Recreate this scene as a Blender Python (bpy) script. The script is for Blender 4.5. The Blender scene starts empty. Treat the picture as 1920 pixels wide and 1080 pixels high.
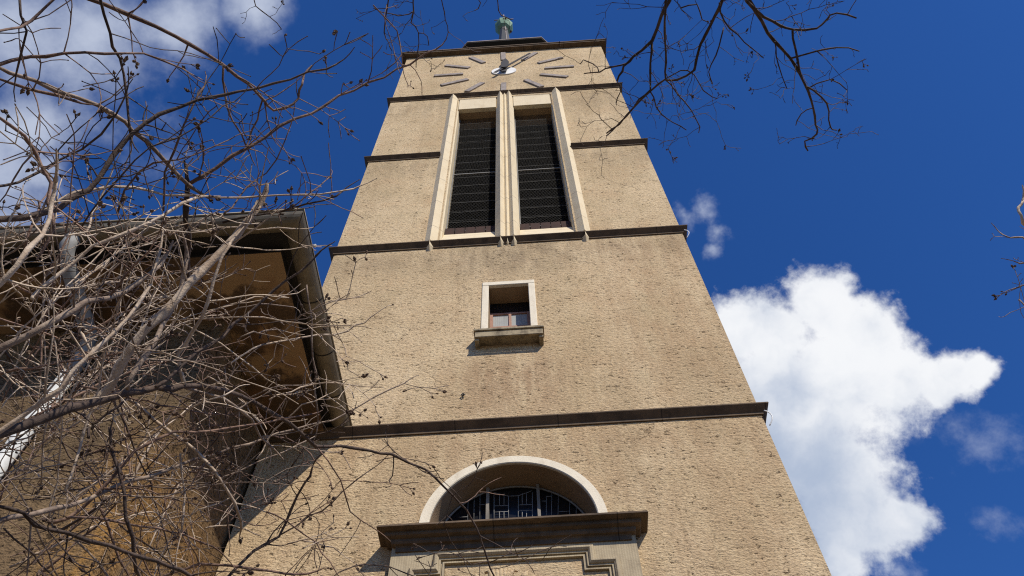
import bpy, bmesh, math, random
from mathutils import Vector, Matrix
R = math.radians
sc = bpy.context.scene

# ------------------------------------------------------------------ camera, sky, sun, exposure
F, PITCH, YAW, ROLL = 1486.73, 1.0297007, 0.0388969, -0.0279446
CAM = Vector((0.32831, -6.89898, 1.6))
_f = Vector((-math.sin(YAW) * math.cos(PITCH), math.cos(YAW) * math.cos(PITCH), math.sin(PITCH)))
_r = Vector((math.cos(YAW), math.sin(YAW), 0))
_u = _r.cross(_f)
RT = _r * math.cos(ROLL) + _u * math.sin(ROLL)
UP = _u * math.cos(ROLL) - _r * math.sin(ROLL)
cam_d = bpy.data.cameras.new('camera')
cam = bpy.data.objects.new('camera', cam_d)
sc.collection.objects.link(cam)
cam_d.sensor_width = 36
cam_d.lens = F / 1920 * 36
cam_d.clip_start, cam_d.clip_end = 0.05, 5000
cam.matrix_world = Matrix(((RT.x, UP.x, -_f.x, CAM.x), (RT.y, UP.y, -_f.y, CAM.y), (RT.z, UP.z, -_f.z, CAM.z), (0, 0, 0, 1)))
sc.camera = cam


def ray(u, v):
    return (_f + RT * ((u - 960) / F) - UP * ((v - 540) / F)).normalized()


def at(u, v, d):
    return CAM + ray(u, v) * d


def on(u, v, y):
    k = ray(u, v)
    return CAM + k * ((y - CAM.y) / k.y)


SUN = Vector((0.60, -0.95, 1.0)).normalized()
SUN_EL = math.asin(SUN.z)
SUN_AZ = math.atan2(SUN.x, SUN.y)
sun_d = bpy.data.lights.new('sun', 'SUN')
sun = bpy.data.objects.new('sun', sun_d)
sc.collection.objects.link(sun)
sun_d.energy = 5.0
sun_d.angle = R(0.53)
sun_d.color = (1.0, 0.93, 0.82)
sun.rotation_euler = SUN.to_track_quat('Z', 'Y').to_euler()
sun.location = (20, -30, 40)

sc.view_settings.view_transform = 'Standard'
sc.view_settings.look = 'None'
sc.view_settings.gamma = 1
sc.view_settings.exposure = 0
sc.cycles.max_bounces = 8
sc.cycles.diffuse_bounces = 4
sc.cycles.use_denoising = False
sc.cycles.filter_width = 1.15
sc.cycles.sample_clamp_indirect = 4.0


class NT:
    """small helper round a node tree"""
    def __init__(s, t):
        s.t = t

    def n(s, kind, **kw):
        o = s.t.nodes.new('ShaderNode' + kind)
        for k, v in kw.items():
            if k in o.inputs:
                o.inputs[k].default_value = v
            else:
                setattr(o, k, v)
        return o

    def put(s, sock, v):
        if hasattr(v, 'is_output') or isinstance(v, bpy.types.NodeSocket):
            s.t.links.new(v, sock)
        else:
            sock.default_value = v

    def m(s, op, a, b=0.0, c=0.0, clamp=False):
        o = s.t.nodes.new('ShaderNodeMath')
        o.operation = op
        o.use_clamp = clamp
        for i, v in enumerate((a, b, c)):
            s.put(o.inputs[i], v)
        return o.outputs[0]

    def vm(s, op, a, b=(0, 0, 0)):
        o = s.t.nodes.new('ShaderNodeVectorMath')
        o.operation = op
        s.put(o.inputs[0], a)
        s.put(o.inputs[1], b)
        return o.outputs['Value'] if op in ('DISTANCE', 'DOT_PRODUCT', 'LENGTH') else o.outputs[0]

    def noise(s, vec, scale, detail=4, rough=0.55, color=False):
        o = s.t.nodes.new('ShaderNodeTexNoise')
        s.put(o.inputs['Vector'], vec)
        o.inputs['Scale'].default_value = scale
        o.inputs['Detail'].default_value = detail
        o.inputs['Roughness'].default_value = rough
        return o.outputs['Color'] if color else o.outputs[0]

    def ss(s, v, a, b, o0=0.0, o1=1.0):
        o = s.t.nodes.new('ShaderNodeMapRange')
        o.interpolation_type = 'SMOOTHSTEP'
        s.put(o.inputs[0], v)
        for i, k in enumerate((a, b, o0, o1)):
            o.inputs[1 + i].default_value = k
        return o.outputs[0]

    def mix(s, f, a, b, mode='MIX'):
        o = s.t.nodes.new('ShaderNodeMix')
        o.data_type = 'RGBA'
        o.blend_type = mode
        s.put(o.inputs[0], f)
        for i, v in ((6, a), (7, b)):
            if isinstance(v, (tuple, list)):
                v = (*v[:3], 1.0)
            s.put(o.inputs[i], v)
        return o.outputs[2]

    def scalevec(s, v, sx):
        o = s.t.nodes.new('ShaderNodeVectorMath')
        o.operation = 'MULTIPLY'
        s.put(o.inputs[0], v)
        o.inputs[1].default_value = sx
        return o.outputs[0]


# world: Nishita sky with clouds laid out by sky direction
world = bpy.data.worlds.new('World')
sc.world = world
world.use_nodes = True
wt = world.node_tree
wt.nodes.clear()
w = NT(wt)
wo = w.n('OutputWorld')
bg = w.n('Background')
wt.links.new(bg.outputs[0], wo.inputs[0])
SKY = w.n('TexSky')
SKY.sky_type = 'NISHITA'
SKY.sun_disc = False
SKY.sun_elevation = SUN_EL
SKY.sun_rotation = SUN_AZ
SKY.altitude = 300
SKY.air_density = 1.0
SKY.dust_density = 0.2
SKY.ozone_density = 5.0
hs = w.n('HueSaturation')
hs.inputs['Saturation'].default_value = 1.18
hs.inputs['Value'].default_value = 1.0
wt.links.new(SKY.outputs[0], hs.inputs['Color'])
dirv = w.n('TexCoord').outputs['Generated']
wob = w.noise(dirv, 9, 3, 0.6, True)
wob2 = w.noise(dirv, 34, 3, 0.6, True)
dw = w.vm('ADD', dirv, w.scalevec(w.vm('SUBTRACT', wob, (0.5, 0.5, 0.5)), (0.036, 0.036, 0.036)))
dw = w.vm('ADD', dw, w.scalevec(w.vm('SUBTRACT', wob2, (0.5, 0.5, 0.5)), (0.022, 0.022, 0.022)))


def blobs(lst):
    best = None
    for (u, v, r) in lst:
        d = w.vm('DISTANCE', dw, tuple(ray(u, v)))
        k = (F ** 2 / (F ** 2 + (u - 960) ** 2 + (v - 540) ** 2)) ** 0.5
        k = w.m('MULTIPLY_ADD', d, -1.0 / (r / F * k), 1.0)
        best = k if best is None else w.m('SMOOTH_MAX', best, k, 0.15)
    return best


fine = w.noise(dirv, 26, 8, 0.62)
fine2 = w.noise(dirv, 7, 8, 0.6)
big = blobs([(1540, 572, 88), (1615, 640, 112), (1455, 640, 95), (1385, 620, 85), (1570, 720, 165), (1440, 760, 165),
             (1670, 715, 105), (1745, 722, 66), (1792, 705, 56), (1828, 700, 46), (1500, 860, 150), (1585, 880, 100), (1592, 960, 125),
             (1690, 975, 70), (1580, 1040, 70), (1380, 900, 150)])
fine3 = w.noise(dirv, 60, 6, 0.65)
edge = w.m('ADD', w.m('MULTIPLY', w.m('SUBTRACT', fine, 0.5), 0.95), w.m('MULTIPLY', w.m('SUBTRACT', fine3, 0.5), 0.35))
aB = w.ss(w.m('ADD', big, w.m('MULTIPLY', edge, w.m('MULTIPLY_ADD', big, -0.9, 1.25))), 0.0, 0.50)
wisp = blobs([(1322, 395, 52), (1345, 430, 40), (1340, 470, 30), (1285, 405, 40), (1690, 1075, 45), (1655, 1060, 40)])
faint = blobs([(1865, 975, 55), (1850, 835, 85), (1790, 800, 60), (1690, 790, 70)])
aF = w.m('MULTIPLY', w.ss(w.m('ADD', faint, w.m('MULTIPLY', w.m('SUBTRACT', fine, 0.55), 2.4)), 0.1, 1.6), 0.42)
aW = w.m('MULTIPLY', w.ss(w.m('ADD', wisp, w.m('MULTIPLY', w.m('SUBTRACT', fine, 0.55), 2.2)), 0.05, 1.5), 0.72)
veil = blobs([(180, 70, 240), (20, 40, 200), (60, 240, 130), (300, 40, 120), (-60, 330, 200), (480, 20, 80), (90, 330, 70)])
aV = w.m('MULTIPLY', w.ss(w.m('ADD', veil, w.m('MULTIPLY', w.m('SUBTRACT', fine2, 0.5), 2.6)), 0.0, 1.15), 0.82)
grey = w.noise(dw, 11, 5, 0.55)
low = w.ss(w.vm('DOT_PRODUCT', dirv, tuple(UP)), -0.27, -0.03, 1, 0)
core = w.ss(blobs([(1430, 880, 210), (1500, 1000, 170), (1380, 740, 130), (1545, 850, 110), (1480, 730, 90)]), 0.0, 0.85)
lown = w.noise(dirv, 5.5, 4, 0.5)
midn = w.noise(dw, 17, 5, 0.55)
shade = w.m('ADD', w.m('ADD', w.m('MULTIPLY', core, 0.42), w.m('MULTIPLY', low, 0.42)), w.m('ADD', w.m('MULTIPLY', w.m('SUBTRACT', lown, 0.5), 0.9), w.m('MULTIPLY', w.m('SUBTRACT', midn, 0.5), 1.15)))
ccB = w.mix(w.ss(shade, -0.14, 0.98), (0.92, 0.935, 0.96), (0.43, 0.51, 0.66))
sk = w.n('Mix', data_type='RGBA')
skyc = w.scalevec(hs.outputs[0], (0.072, 0.092, 0.130))
c1 = w.mix(aV, skyc, (0.60, 0.66, 0.79))
c2 = w.mix(aF, w.mix(aW, c1, (0.66, 0.72, 0.85)), (0.62, 0.68, 0.82))
c3 = w.mix(aB, c2, ccB)
wt.links.new(c3, bg.inputs[0])
bg.inputs[1].default_value = 1.0
wt.nodes.remove(sk)


# ------------------------------------------------------------------ materials
def mat(name, base, rough=0.9, metal=0.0, build=None, spec=0.3):
    m = bpy.data.materials.new(name)
    m.use_nodes = True
    t = NT(m.node_tree)
    b = m.node_tree.nodes['Principled BSDF']
    b.inputs['Base Color'].default_value = (*base, 1)
    b.inputs['Roughness'].default_value = rough
    b.inputs['Metallic'].default_value = metal
    b.inputs['Specular IOR Level'].default_value = spec
    if build:
        build(t, b, t.n('TexCoord').outputs['Object'])
    return m


def bump(t, b, h, strength, dist):
    o = t.n('Bump')
    o.inputs['Strength'].default_value = strength
    o.inputs['Distance'].default_value = dist
    t.t.links.new(h, o.inputs['Height'])
    t.t.links.new(o.outputs[0], b.inputs['Normal'])


def xyz(t, P):
    o = t.n('SeparateXYZ')
    t.t.links.new(P, o.inputs[0])
    return o.outputs


def box_mask(t, P, x0, x1, z0, z1, sx, sz):
    X, Y, Z = xyz(t, P)
    a = t.m('MULTIPLY', t.ss(X, x0 - sx, x0 + sx), t.ss(X, x1 - sx, x1 + sx, 1, 0))
    c = t.m('MULTIPLY', t.ss(Z, z0 - sz, z0 + sz), t.ss(Z, z1 - sz, z1 + sz, 1, 0))
    return t.m('MULTIPLY', a, c)


def plaster(dark, light, pit, stains_and_bands=(), pitcut=0.57, grain=1.0):
    def f(t, b, P):
        Ps = t.scalevec(P, (0.72, 0.72, 1.5))
        big_ = t.noise(t.scalevec(P, (0.8, 0.8, 0.45)), 0.9, 5, 0.6)
        mid = t.noise(Ps, 3.1, 5, 0.65)
        n1 = t.noise(Ps, 13.0, 3, 0.6)
        n2 = t.noise(Ps, 27.0, 3, 0.6)
        n3 = t.noise(Ps, 55.0, 3, 0.65)
        stre = t.noise(t.scalevec(P, (5.0, 5.0, 0.35)), 1.0, 4, 0.6)
        tint = t.noise(P, 1.7, 4, 0.6)
        col = t.mix(t.ss(big_, 0.33, 0.68), dark, light)
        col = t.mix(t.m('MULTIPLY', t.ss(tint, 0.5, 0.7), 0.35), col, (dark[0] * 1.02, dark[1] * 0.90, dark[2] * 0.86))
        col = t.mix(t.m('MULTIPLY', t.ss(tint, 0.5, 0.3), 0.30), col, (dark[0] * 0.88, dark[1] * 0.95, dark[2] * 0.95))
        col = t.mix(t.m('MULTIPLY', t.ss(stre, 0.52, 0.78), 0.28), col, (dark[0] * 0.62, dark[1] * 0.58, dark[2] * 0.55))
        for (x0, x1, z0, z1, sx, sz, c, k) in stains_and_bands:
            mk = t.m('MULTIPLY', box_mask(t, P, x0, x1, z0, z1, sx, sz), t.ss(t.m('ADD', t.m('MULTIPLY', t.noise(t.scalevec(P, (2.2, 2.2, 0.9)), 1.6, 5, 0.65), 0.6), t.m('MULTIPLY', stre, 0.4)), 0.34, 0.64))
            col = t.mix(t.m('MULTIPLY', mk, k), col, c)
        pt = t.noise(t.scalevec(P, (1, 1, 0.6)), 0.42, 6, 0.6)
        col = t.mix(t.m('MULTIPLY', t.ss(pt, 0.52, 0.66), 0.30), col, (dark[0] * 0.70, dark[1] * 0.69, dark[2] * 0.68))
        vo = t.n('TexVoronoi', feature='DISTANCE_TO_EDGE')
        wv_ = t.vm('ADD', P, t.scalevec(t.noise(P, 2.4, 5, 0.65, True), (0.55, 0.55, 0.55)))
        t.t.links.new(wv_, vo.inputs['Vector'])
        vo.inputs['Scale'].default_value = 0.42
        ck = t.m('MULTIPLY', t.ss(vo.outputs['Distance'], 0.0045, 0.001), t.ss(t.noise(P, 0.6, 3, 0.5), 0.52, 0.58))
        col = t.mix(t.m('MULTIPLY', ck, 0.7), col, pit)
        # roughcast grain: pale crests and dark hollows, plus rarer deep pits
        gr = t.m('ADD', t.m('MULTIPLY', n2, 0.55), t.m('MULTIPLY', n3, 0.45))
        patch = t.m('MULTIPLY', t.m('SUBTRACT', mid, 0.5), 0.10)
        hol = t.ss(t.m('ADD', gr, patch), 0.50, 0.60)
        col = t.mix(t.m('MULTIPLY', hol, 0.80 * grain), col, tuple(0.55 * a + 0.45 * q for a, q in zip(pit, dark)))
        crest = t.ss(t.m('ADD', gr, patch), 0.47, 0.36)
        col = t.mix(t.m('MULTIPLY', crest, 0.45 * grain), col, tuple(min(c * 1.22, 0.8) for c in light))
        deep = t.m('ADD', t.m('ADD', t.m('MULTIPLY', n1, 0.62), t.m('MULTIPLY', n3, 0.38)), t.m('MULTIPLY', t.m('SUBTRACT', mid, 0.5), 0.25))
        pits = t.ss(deep, pitcut + 0.015, pitcut + 0.07)
        col = t.mix(t.m('MULTIPLY', pits, 0.85), col, pit)
        t.t.links.new(col, b.inputs['Base Color'])
        h = t.m('SUBTRACT', t.m('MULTIPLY', gr, -1.0), t.m('MULTIPLY', pits, 0.6))
        h = t.m('ADD', h, t.m('MULTIPLY', n1, -0.6))
        bump(t, b, h, 0.9, 0.04)
    return f


def stone(base, dirt, k=0.5, scale=3.0, joint=0.0, fluting=0.0, rough_b=0.25, jx=0.0):
    def f(t, b, P):
        n = t.noise(P, scale, 6, 0.65)
        v = t.noise(t.scalevec(P, (6, 6, 0.7)), 1.2, 5, 0.6)
        g = t.noise(P, 60, 3, 0.6)
        col = t.mix(t.m('MULTIPLY', t.ss(n, 0.42, 0.72), k), base, dirt)
        col = t.mix(t.m('MULTIPLY', t.ss(v, 0.50, 0.74), k * 0.8), col, tuple(c * 0.8 for c in dirt))
        col = t.mix(t.m('MULTIPLY', t.ss(g, 0.5, 0.75), 0.22), col, tuple(c * 0.6 for c in base))
        h = t.m('ADD', g, n)
        if joint:
            X, Y, Z = xyz(t, P)
            fr = t.m('FRACT', t.m('DIVIDE', t.m('ADD', Z, t.m('MULTIPLY', t.m('ABSOLUTE', t.m('ADD', Y, 0.02)), 0.7)), joint))
            j = t.ss(t.m('ABSOLUTE', t.m('SUBTRACT', fr, 0.5)), 0.0, 0.016, 1, 0)
            col = t.mix(t.m('MULTIPLY', j, 0.55), col, (0.12, 0.09, 0.06))
        if jx:
            X, Y, Z = xyz(t, P)
            fr = t.m('FRACT', t.m('DIVIDE', t.m('ADD', t.m('ADD', X, 50.3), t.m('MULTIPLY', t.m('FLOOR', t.m('MULTIPLY', Z, 0.25)), 0.53)), jx))
            j = t.ss(t.m('ABSOLUTE', t.m('SUBTRACT', fr, 0.5)), 0.0, 0.008, 1, 0)
            col = t.mix(t.m('MULTIPLY', j, 0.8), col, tuple(c * 0.3 for c in dirt))
        if fluting:
            X, Y, Z = xyz(t, P)
            wv = t.m('SINE', t.m('MULTIPLY', X, fluting))
            col = t.mix(t.m('MULTIPLY', t.ss(t.m('ADD', wv, t.m('MULTIPLY', v, 1.2)), 0.2, 1.8), 0.22), col, tuple(c * 0.5 for c in base))
            h = t.m('ADD', h, t.m('MULTIPLY', wv, 0.15))
        t.t.links.new(col, b.inputs['Base Color'])
        bump(t, b, h, rough_b, 0.02)
    return f


def bark(a, c, scale=30):
    def f(t, b, P):
        n = t.noise(P, scale, 4, 0.6)
        l = t.noise(P, 2.2, 3, 0.6)
        g = t.noise(P, 150, 2, 0.6)
        col = t.mix(t.ss(t.m('ADD', t.m('MULTIPLY', n, 0.5), t.m('MULTIPLY', l, 0.5)), 0.38, 0.62), a, c)
        t.t.links.new(col, b.inputs['Base Color'])
        bump(t, b, t.m('ADD', n, g), 0.5, 0.004)
    return f


PIT = (0.10, 0.062, 0.034)
RED = (0.24, 0.135, 0.075)
DRK = (0.16, 0.125, 0.085)
M = {}
M['tower'] = mat('tower_plaster', (0.5, 0.4, 0.26), 0.95, build=plaster((0.505, 0.375, 0.216), (0.66, 0.508, 0.312), PIT, stains_and_bands=(
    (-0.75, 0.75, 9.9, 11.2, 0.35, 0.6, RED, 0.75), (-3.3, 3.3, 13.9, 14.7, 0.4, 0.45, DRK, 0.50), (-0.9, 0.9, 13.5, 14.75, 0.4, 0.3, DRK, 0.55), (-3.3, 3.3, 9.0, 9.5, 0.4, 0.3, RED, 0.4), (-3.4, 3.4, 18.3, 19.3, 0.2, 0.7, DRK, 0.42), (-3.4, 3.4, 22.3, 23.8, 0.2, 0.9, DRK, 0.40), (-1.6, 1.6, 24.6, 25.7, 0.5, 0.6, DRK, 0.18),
    (1.6, 3.3, 10.2, 14.6, 0.6, 0.6, (0.34, 0.2, 0.11), 0.4), (-3.6, 3.6, 4.0, 9.6, 0.2, 0.9, (0.40, 0.275, 0.158), 0.7), (-3.6, 3.6, 9.0, 14.5, 0.2, 2.0, (0.46, 0.31, 0.17), 0.3))), spec=0.15)
M['annexe'] = mat('annexe_plaster', (0.3, 0.22, 0.14), 0.95, build=plaster((0.155, 0.104, 0.054), (0.245, 0.165, 0.09), (0.035, 0.023, 0.014), stains_and_bands=(
    (-3.75, -3.2, 2.0, 7.7, 0.22, 0.5, (0.36, 0.18, 0.04), 0.9), (-14, -3.0, 7.2, 9.6, 0.1, 0.5, (0.08, 0.055, 0.035), 0.6)), pitcut=0.55), spec=0.12)  # ochre stain at the corner, plus a darker band along the wall top
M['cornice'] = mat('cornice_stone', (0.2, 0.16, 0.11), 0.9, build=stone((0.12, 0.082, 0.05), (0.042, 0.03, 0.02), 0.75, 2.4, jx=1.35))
M['jamb'] = mat('pale_jamb_stone', (0.6, 0.5, 0.35), 0.85, build=stone((0.66, 0.555, 0.375), (0.50, 0.38, 0.22), 0.35, 2.5, joint=1.15))
M['frame'] = mat('pale_frame_stone', (0.66, 0.58, 0.45), 0.85, build=stone((0.72, 0.64, 0.49), (0.50, 0.42, 0.30), 0.4, 4.0))
M['reveal'] = mat('smooth_reveal_plaster', (0.42, 0.3, 0.18), 0.9, build=stone((0.33, 0.225, 0.13), (0.2, 0.135, 0.08), 0.5, 2.0))
M['portal'] = mat('portal_stone', (0.4, 0.33, 0.22), 0.9, build=stone((0.40, 0.325, 0.21), (0.17, 0.125, 0.08), 0.6, 4.0, fluting=235))
M['sill'] = mat('sill_stone', (0.3, 0.25, 0.17), 0.9, build=stone((0.33, 0.265, 0.165), (0.11, 0.085, 0.055), 0.85, 9.0))
M['panel'] = mat('portal_panel_plaster', (0.5, 0.4, 0.26), 0.95, build=plaster((0.46, 0.34, 0.20), (0.56, 0.43, 0.26), (0.2, 0.13, 0.075), pitcut=0.66), spec=0.15)
M['soffit'] = mat('soffit_paint', (0.25, 0.16, 0.09), 0.8)


def soff(t, b, P):
    n = t.noise(P, 1.1, 6, 0.62)
    n2 = t.noise(P, 2.3, 6, 0.6)
    col = t.mix(t.ss(n, 0.46, 0.53), (0.30, 0.195, 0.10), (0.085, 0.052, 0.028))
    col = t.mix(t.m('MULTIPLY', t.ss(n2, 0.5, 0.7), 0.5), col, (0.2, 0.10, 0.04))
    t.t.links.new(col, b.inputs['Base Color'])


M['soffit'] = mat('soffit_paint', (0.25, 0.16, 0.09), 0.8, build=soff)
M['black'] = mat('near_black', (0.016, 0.014, 0.012), 0.8)  # plain near-black for the eave gap boards and gutter brackets
M['gutter'] = mat('weathered_gutter_zinc', (0.24, 0.21, 0.16), 0.55, 0.25, build=stone((0.19, 0.16, 0.11), (0.095, 0.08, 0.058), 0.7, 2.5, rough_b=0.05), spec=0.35)
M['zinc'] = mat('bright_zinc', (0.66, 0.67, 0.66), 0.45, 0.15, build=stone((0.62, 0.62, 0.59), (0.40, 0.40, 0.38), 0.4, 6.0, rough_b=0.05), spec=0.5)
M['shaded_zinc'] = mat('eave_shaded_zinc', (0.25, 0.25, 0.24), 0.7, build=stone((0.27, 0.265, 0.25), (0.14, 0.135, 0.125), 0.6, 5.0, rough_b=0.05), spec=0.2)  # grey zinc toned down: eave shade put into the neck's colour
M['slate'] = mat('dark_slate', (0.035, 0.036, 0.035), 0.6)
M['louver'] = mat('dark_louver_board', (0.02, 0.018, 0.016), 0.8, build=stone((0.014, 0.013, 0.012), (0.008, 0.0075, 0.007), 0.5, 3), spec=0.1)
M['wire'] = mat('galvanised_wire', (0.035, 0.033, 0.03), 0.7, 0.0, spec=0.15)
M['mull'] = mat('grey_mullion', (0.2, 0.18, 0.15), 0.85, build=stone((0.22, 0.195, 0.16), (0.11, 0.095, 0.075), 0.6, 6))
M['tie'] = mat('tie_wire', (0.15, 0.145, 0.13), 0.7)
M['brick'] = mat('dark_red_brick', (0.14, 0.05, 0.03), 0.9, build=stone((0.05, 0.024, 0.017), (0.022, 0.015, 0.012), 0.6, 8))
M['mark'] = mat('grey_weathered_wood', (0.3, 0.27, 0.26), 0.9, build=stone((0.31, 0.265, 0.235), (0.15, 0.125, 0.11), 0.7, 7))
M['hand'] = mat('dark_clock_metal', (0.022, 0.02, 0.02), 0.65, 0.0)
M['plate'] = mat('white_enamel_plate', (0.78, 0.77, 0.72), 0.5, build=stone((0.80, 0.79, 0.74), (0.55, 0.53, 0.48), 0.4, 5, rough_b=0.05))
M['copper'] = mat('green_copper', (0.25, 0.42, 0.30), 0.6, 0.1, build=stone((0.17, 0.30, 0.20), (0.09, 0.15, 0.10), 0.6, 3.5, rough_b=0.05))
M['rust'] = mat('red_brown_sash_paint', (0.42, 0.2, 0.12), 0.7, build=stone((0.36, 0.20, 0.14), (0.24, 0.135, 0.09), 0.5, 12))
M['pane'] = mat('dusty_pane', (0.30, 0.33, 0.34), 0.35, build=stone((0.37, 0.375, 0.355), (0.27, 0.28, 0.275), 0.5, 6, fluting=170, rough_b=0.02), spec=0.1)
M['glass'] = mat('dark_leaded_glass', (0.010, 0.010, 0.011), 0.2, 0.0, spec=0.28)
M['lead'] = mat('pale_lead_came', (0.22, 0.215, 0.20), 0.7)
M['ground'] = mat('paving', (0.3, 0.26, 0.2), 0.95, build=stone((0.15, 0.12, 0.085), (0.09, 0.075, 0.055), 0.5, 1.2))
M['bark_tan'] = mat('tan_bark', (0.3, 0.23, 0.16), 0.85, build=bark((0.56, 0.45, 0.34), (0.33, 0.24, 0.165)))
M['bark_brown'] = mat('brown_bark', (0.16, 0.1, 0.07), 0.85, build=bark((0.27, 0.17, 0.12), (0.10, 0.06, 0.044)))
M['bark_grey'] = mat('grey_bark', (0.2, 0.16, 0.12), 0.85, build=bark((0.36, 0.275, 0.205), (0.15, 0.105, 0.078)))
M['bark_dark'] = mat('dark_bark', (0.09, 0.06, 0.045), 0.85, build=bark((0.115, 0.078, 0.058), (0.045, 0.03, 0.023)))
M['pod'] = mat('dry_seed_pod', (0.07, 0.045, 0.03), 0.9, build=bark((0.15, 0.095, 0.06), (0.055, 0.034, 0.024), 60))


# ------------------------------------------------------------------ mesh helpers
class MB:
    def __init__(s):
        s.v, s.f, s.sm = [], [], []

    def add(s, vs, fs, smooth=False):
        o = len(s.v)
        s.v += [tuple(p) for p in vs]
        s.f += [tuple(i + o for i in f) for f in fs]
        s.sm += [smooth] * len(fs)
        return s

    def box(s, x0, x1, y0, y1, z0, z1):
        return s.add([(x0, y0, z0), (x1, y0, z0), (x1, y1, z0), (x0, y1, z0), (x0, y0, z1), (x1, y0, z1), (x1, y1, z1), (x0, y1, z1)],
                     [(0, 3, 2, 1), (4, 5, 6, 7), (0, 1, 5, 4), (1, 2, 6, 5), (2, 3, 7, 6), (3, 0, 4, 7)])

    def loft(s, rings, close=True, caps=True, smooth=False):
        n = len(rings[0])
        vs = [p for r in rings for p in r]
        fs = []
        for k in range(len(rings) - 1):
            for i in range(n if close else n - 1):
                j = (i + 1) % n
                fs.append((k * n + i, k * n + j, (k + 1) * n + j, (k + 1) * n + i))
        if caps and close:
            fs.append(tuple(reversed(range(n))))
            fs.append(tuple((len(rings) - 1) * n + i for i in range(n)))
        return s.add(vs, fs, smooth)

    def tube(s, pts, rad, sides=6, caps=True):
        pts = [Vector(p) for p in pts]
        if not hasattr(rad, '__len__'):
            rad = [rad] * len(pts)
        rings = []
        nrm = None
        for i, p in enumerate(pts):
            a = pts[max(i - 1, 0)]
            b = pts[min(i + 1, len(pts) - 1)]
            d = (b - a)
            if d.length < 1e-9:
                d = Vector((0, 0, 1))
            d.normalize()
            if nrm is None:
                nrm = d.orthogonal().normalized()
            else:
                nrm = nrm - d * nrm.dot(d)
                if nrm.length < 1e-6:
                    nrm = d.orthogonal()
                nrm.normalize()
            bn = d.cross(nrm)
            rings.append([p + (nrm * math.cos(2 * math.pi * k / sides) + bn * math.sin(2 * math.pi * k / sides)) * rad[i] for k in range(sides)])
        return s.loft(rings, True, caps, True)

    def pod(s, c, d, r):
        d = d.normalized()
        a = d.orthogonal().normalized()
        b = d.cross(a)
        vs = [c - d * r * 0.9]
        for (h, q) in ((-0.45, 0.8), (0.25, 0.95), (0.8, 0.5)):
            for k in range(5):
                an = 2 * math.pi * k / 5 + h
                vs.append(c + d * (h * r) + (a * math.cos(an) + b * math.sin(an)) * (q * r * 0.8))
        vs.append(c + d * r * 1.5)
        fs = []
        for k in range(5):
            j = (k + 1) % 5
            fs.append((0, 1 + j, 1 + k))
            fs.append((1 + k, 1 + j, 6 + j, 6 + k))
            fs.append((6 + k, 6 + j, 11 + j, 11 + k))
            fs.append((11 + k, 11 + j, 16))
        return s.add(vs, fs, False)

    def build(s, name, material, parent=None, org=None, bevel=0.0):
        me = bpy.data.meshes.new(name)
        o = bpy.data.objects.new(name, me)
        me.from_pydata(s.v, [], s.f)
        me.materials.append(material)
        if any(s.sm):
            me.polygons.foreach_set('use_smooth', s.sm)
        me.validate()
        bm = bmesh.new()
        bm.from_mesh(me)
        bmesh.ops.recalc_face_normals(bm, faces=bm.faces[:])
        if bevel:
            bmesh.ops.remove_doubles(bm, verts=bm.verts[:], dist=1e-5)
            bmesh.ops.bevel(bm, geom=[e for e in bm.edges if len(e.link_faces) == 2 and e.calc_face_angle(0) > 0.5], offset=bevel, segments=1, affect='EDGES', profile=0.5)
        bm.to_mesh(me)
        bm.free()
        sc.collection.objects.link(o)
        if parent:
            o.parent = parent
            o.location = -world_loc(parent)
        return o


def resample(pts, step):
    """Catmull-Rom through pts at about the given spacing"""
    out = []
    n = len(pts)
    for i in range(n - 1):
        p0, p1, p2, p3 = pts[max(i - 1, 0)], pts[i], pts[i + 1], pts[min(i + 2, n - 1)]
        k = max(2, int((p2 - p1).length / step))
        for j in range(k):
            t = j / k
            out.append(0.5 * ((2 * p1) + (p2 - p0) * t + (2 * p0 - 5 * p1 + 4 * p2 - p3) * t * t + (3 * p1 - p0 - 3 * p2 + p3) * t ** 3))
    out.append(pts[-1].copy())
    return out


def world_loc(o):
    v = Vector(o.location)
    while o.parent:
        o = o.parent
        v += Vector(o.location)
    return v


def thing(name, loc, label, cat, group=None):
    o = bpy.data.objects.new(name, None)
    sc.collection.objects.link(o)
    o.location = loc
    o['label'] = label
    o['category'] = cat
    if group:
        o['group'] = group
    return o


# ------------------------------------------------------------------ ground
g = MB()
N = 24
g.add([(-1500, -1500, 0), (1500, -1500, 0), (1500, 1500, 0), (-1500, 1500, 0)], [(0, 1, 2, 3)])
go = g.build('ground', M['ground'])
go['kind'] = 'structure'
go['label'] = 'paved ground in front of the church'

# ------------------------------------------------------------------ church tower
W2 = 3.25
DEP = 6.5
TOP = 28.42
tower = thing('church_tower', (0, 0, 0), 'tall square tan plastered church tower with a clock and two louvred belfry openings', 'tower')

# wall: one skin with the openings cut out
AC, AR = 7.91, 0.965
bm = bmesh.new()


def loop(pts):
    vs = [bm.verts.new(p) for p in pts]
    return [bm.edges.new((vs[i], vs[(i + 1) % len(vs)])) for i in range(len(vs))]


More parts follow.
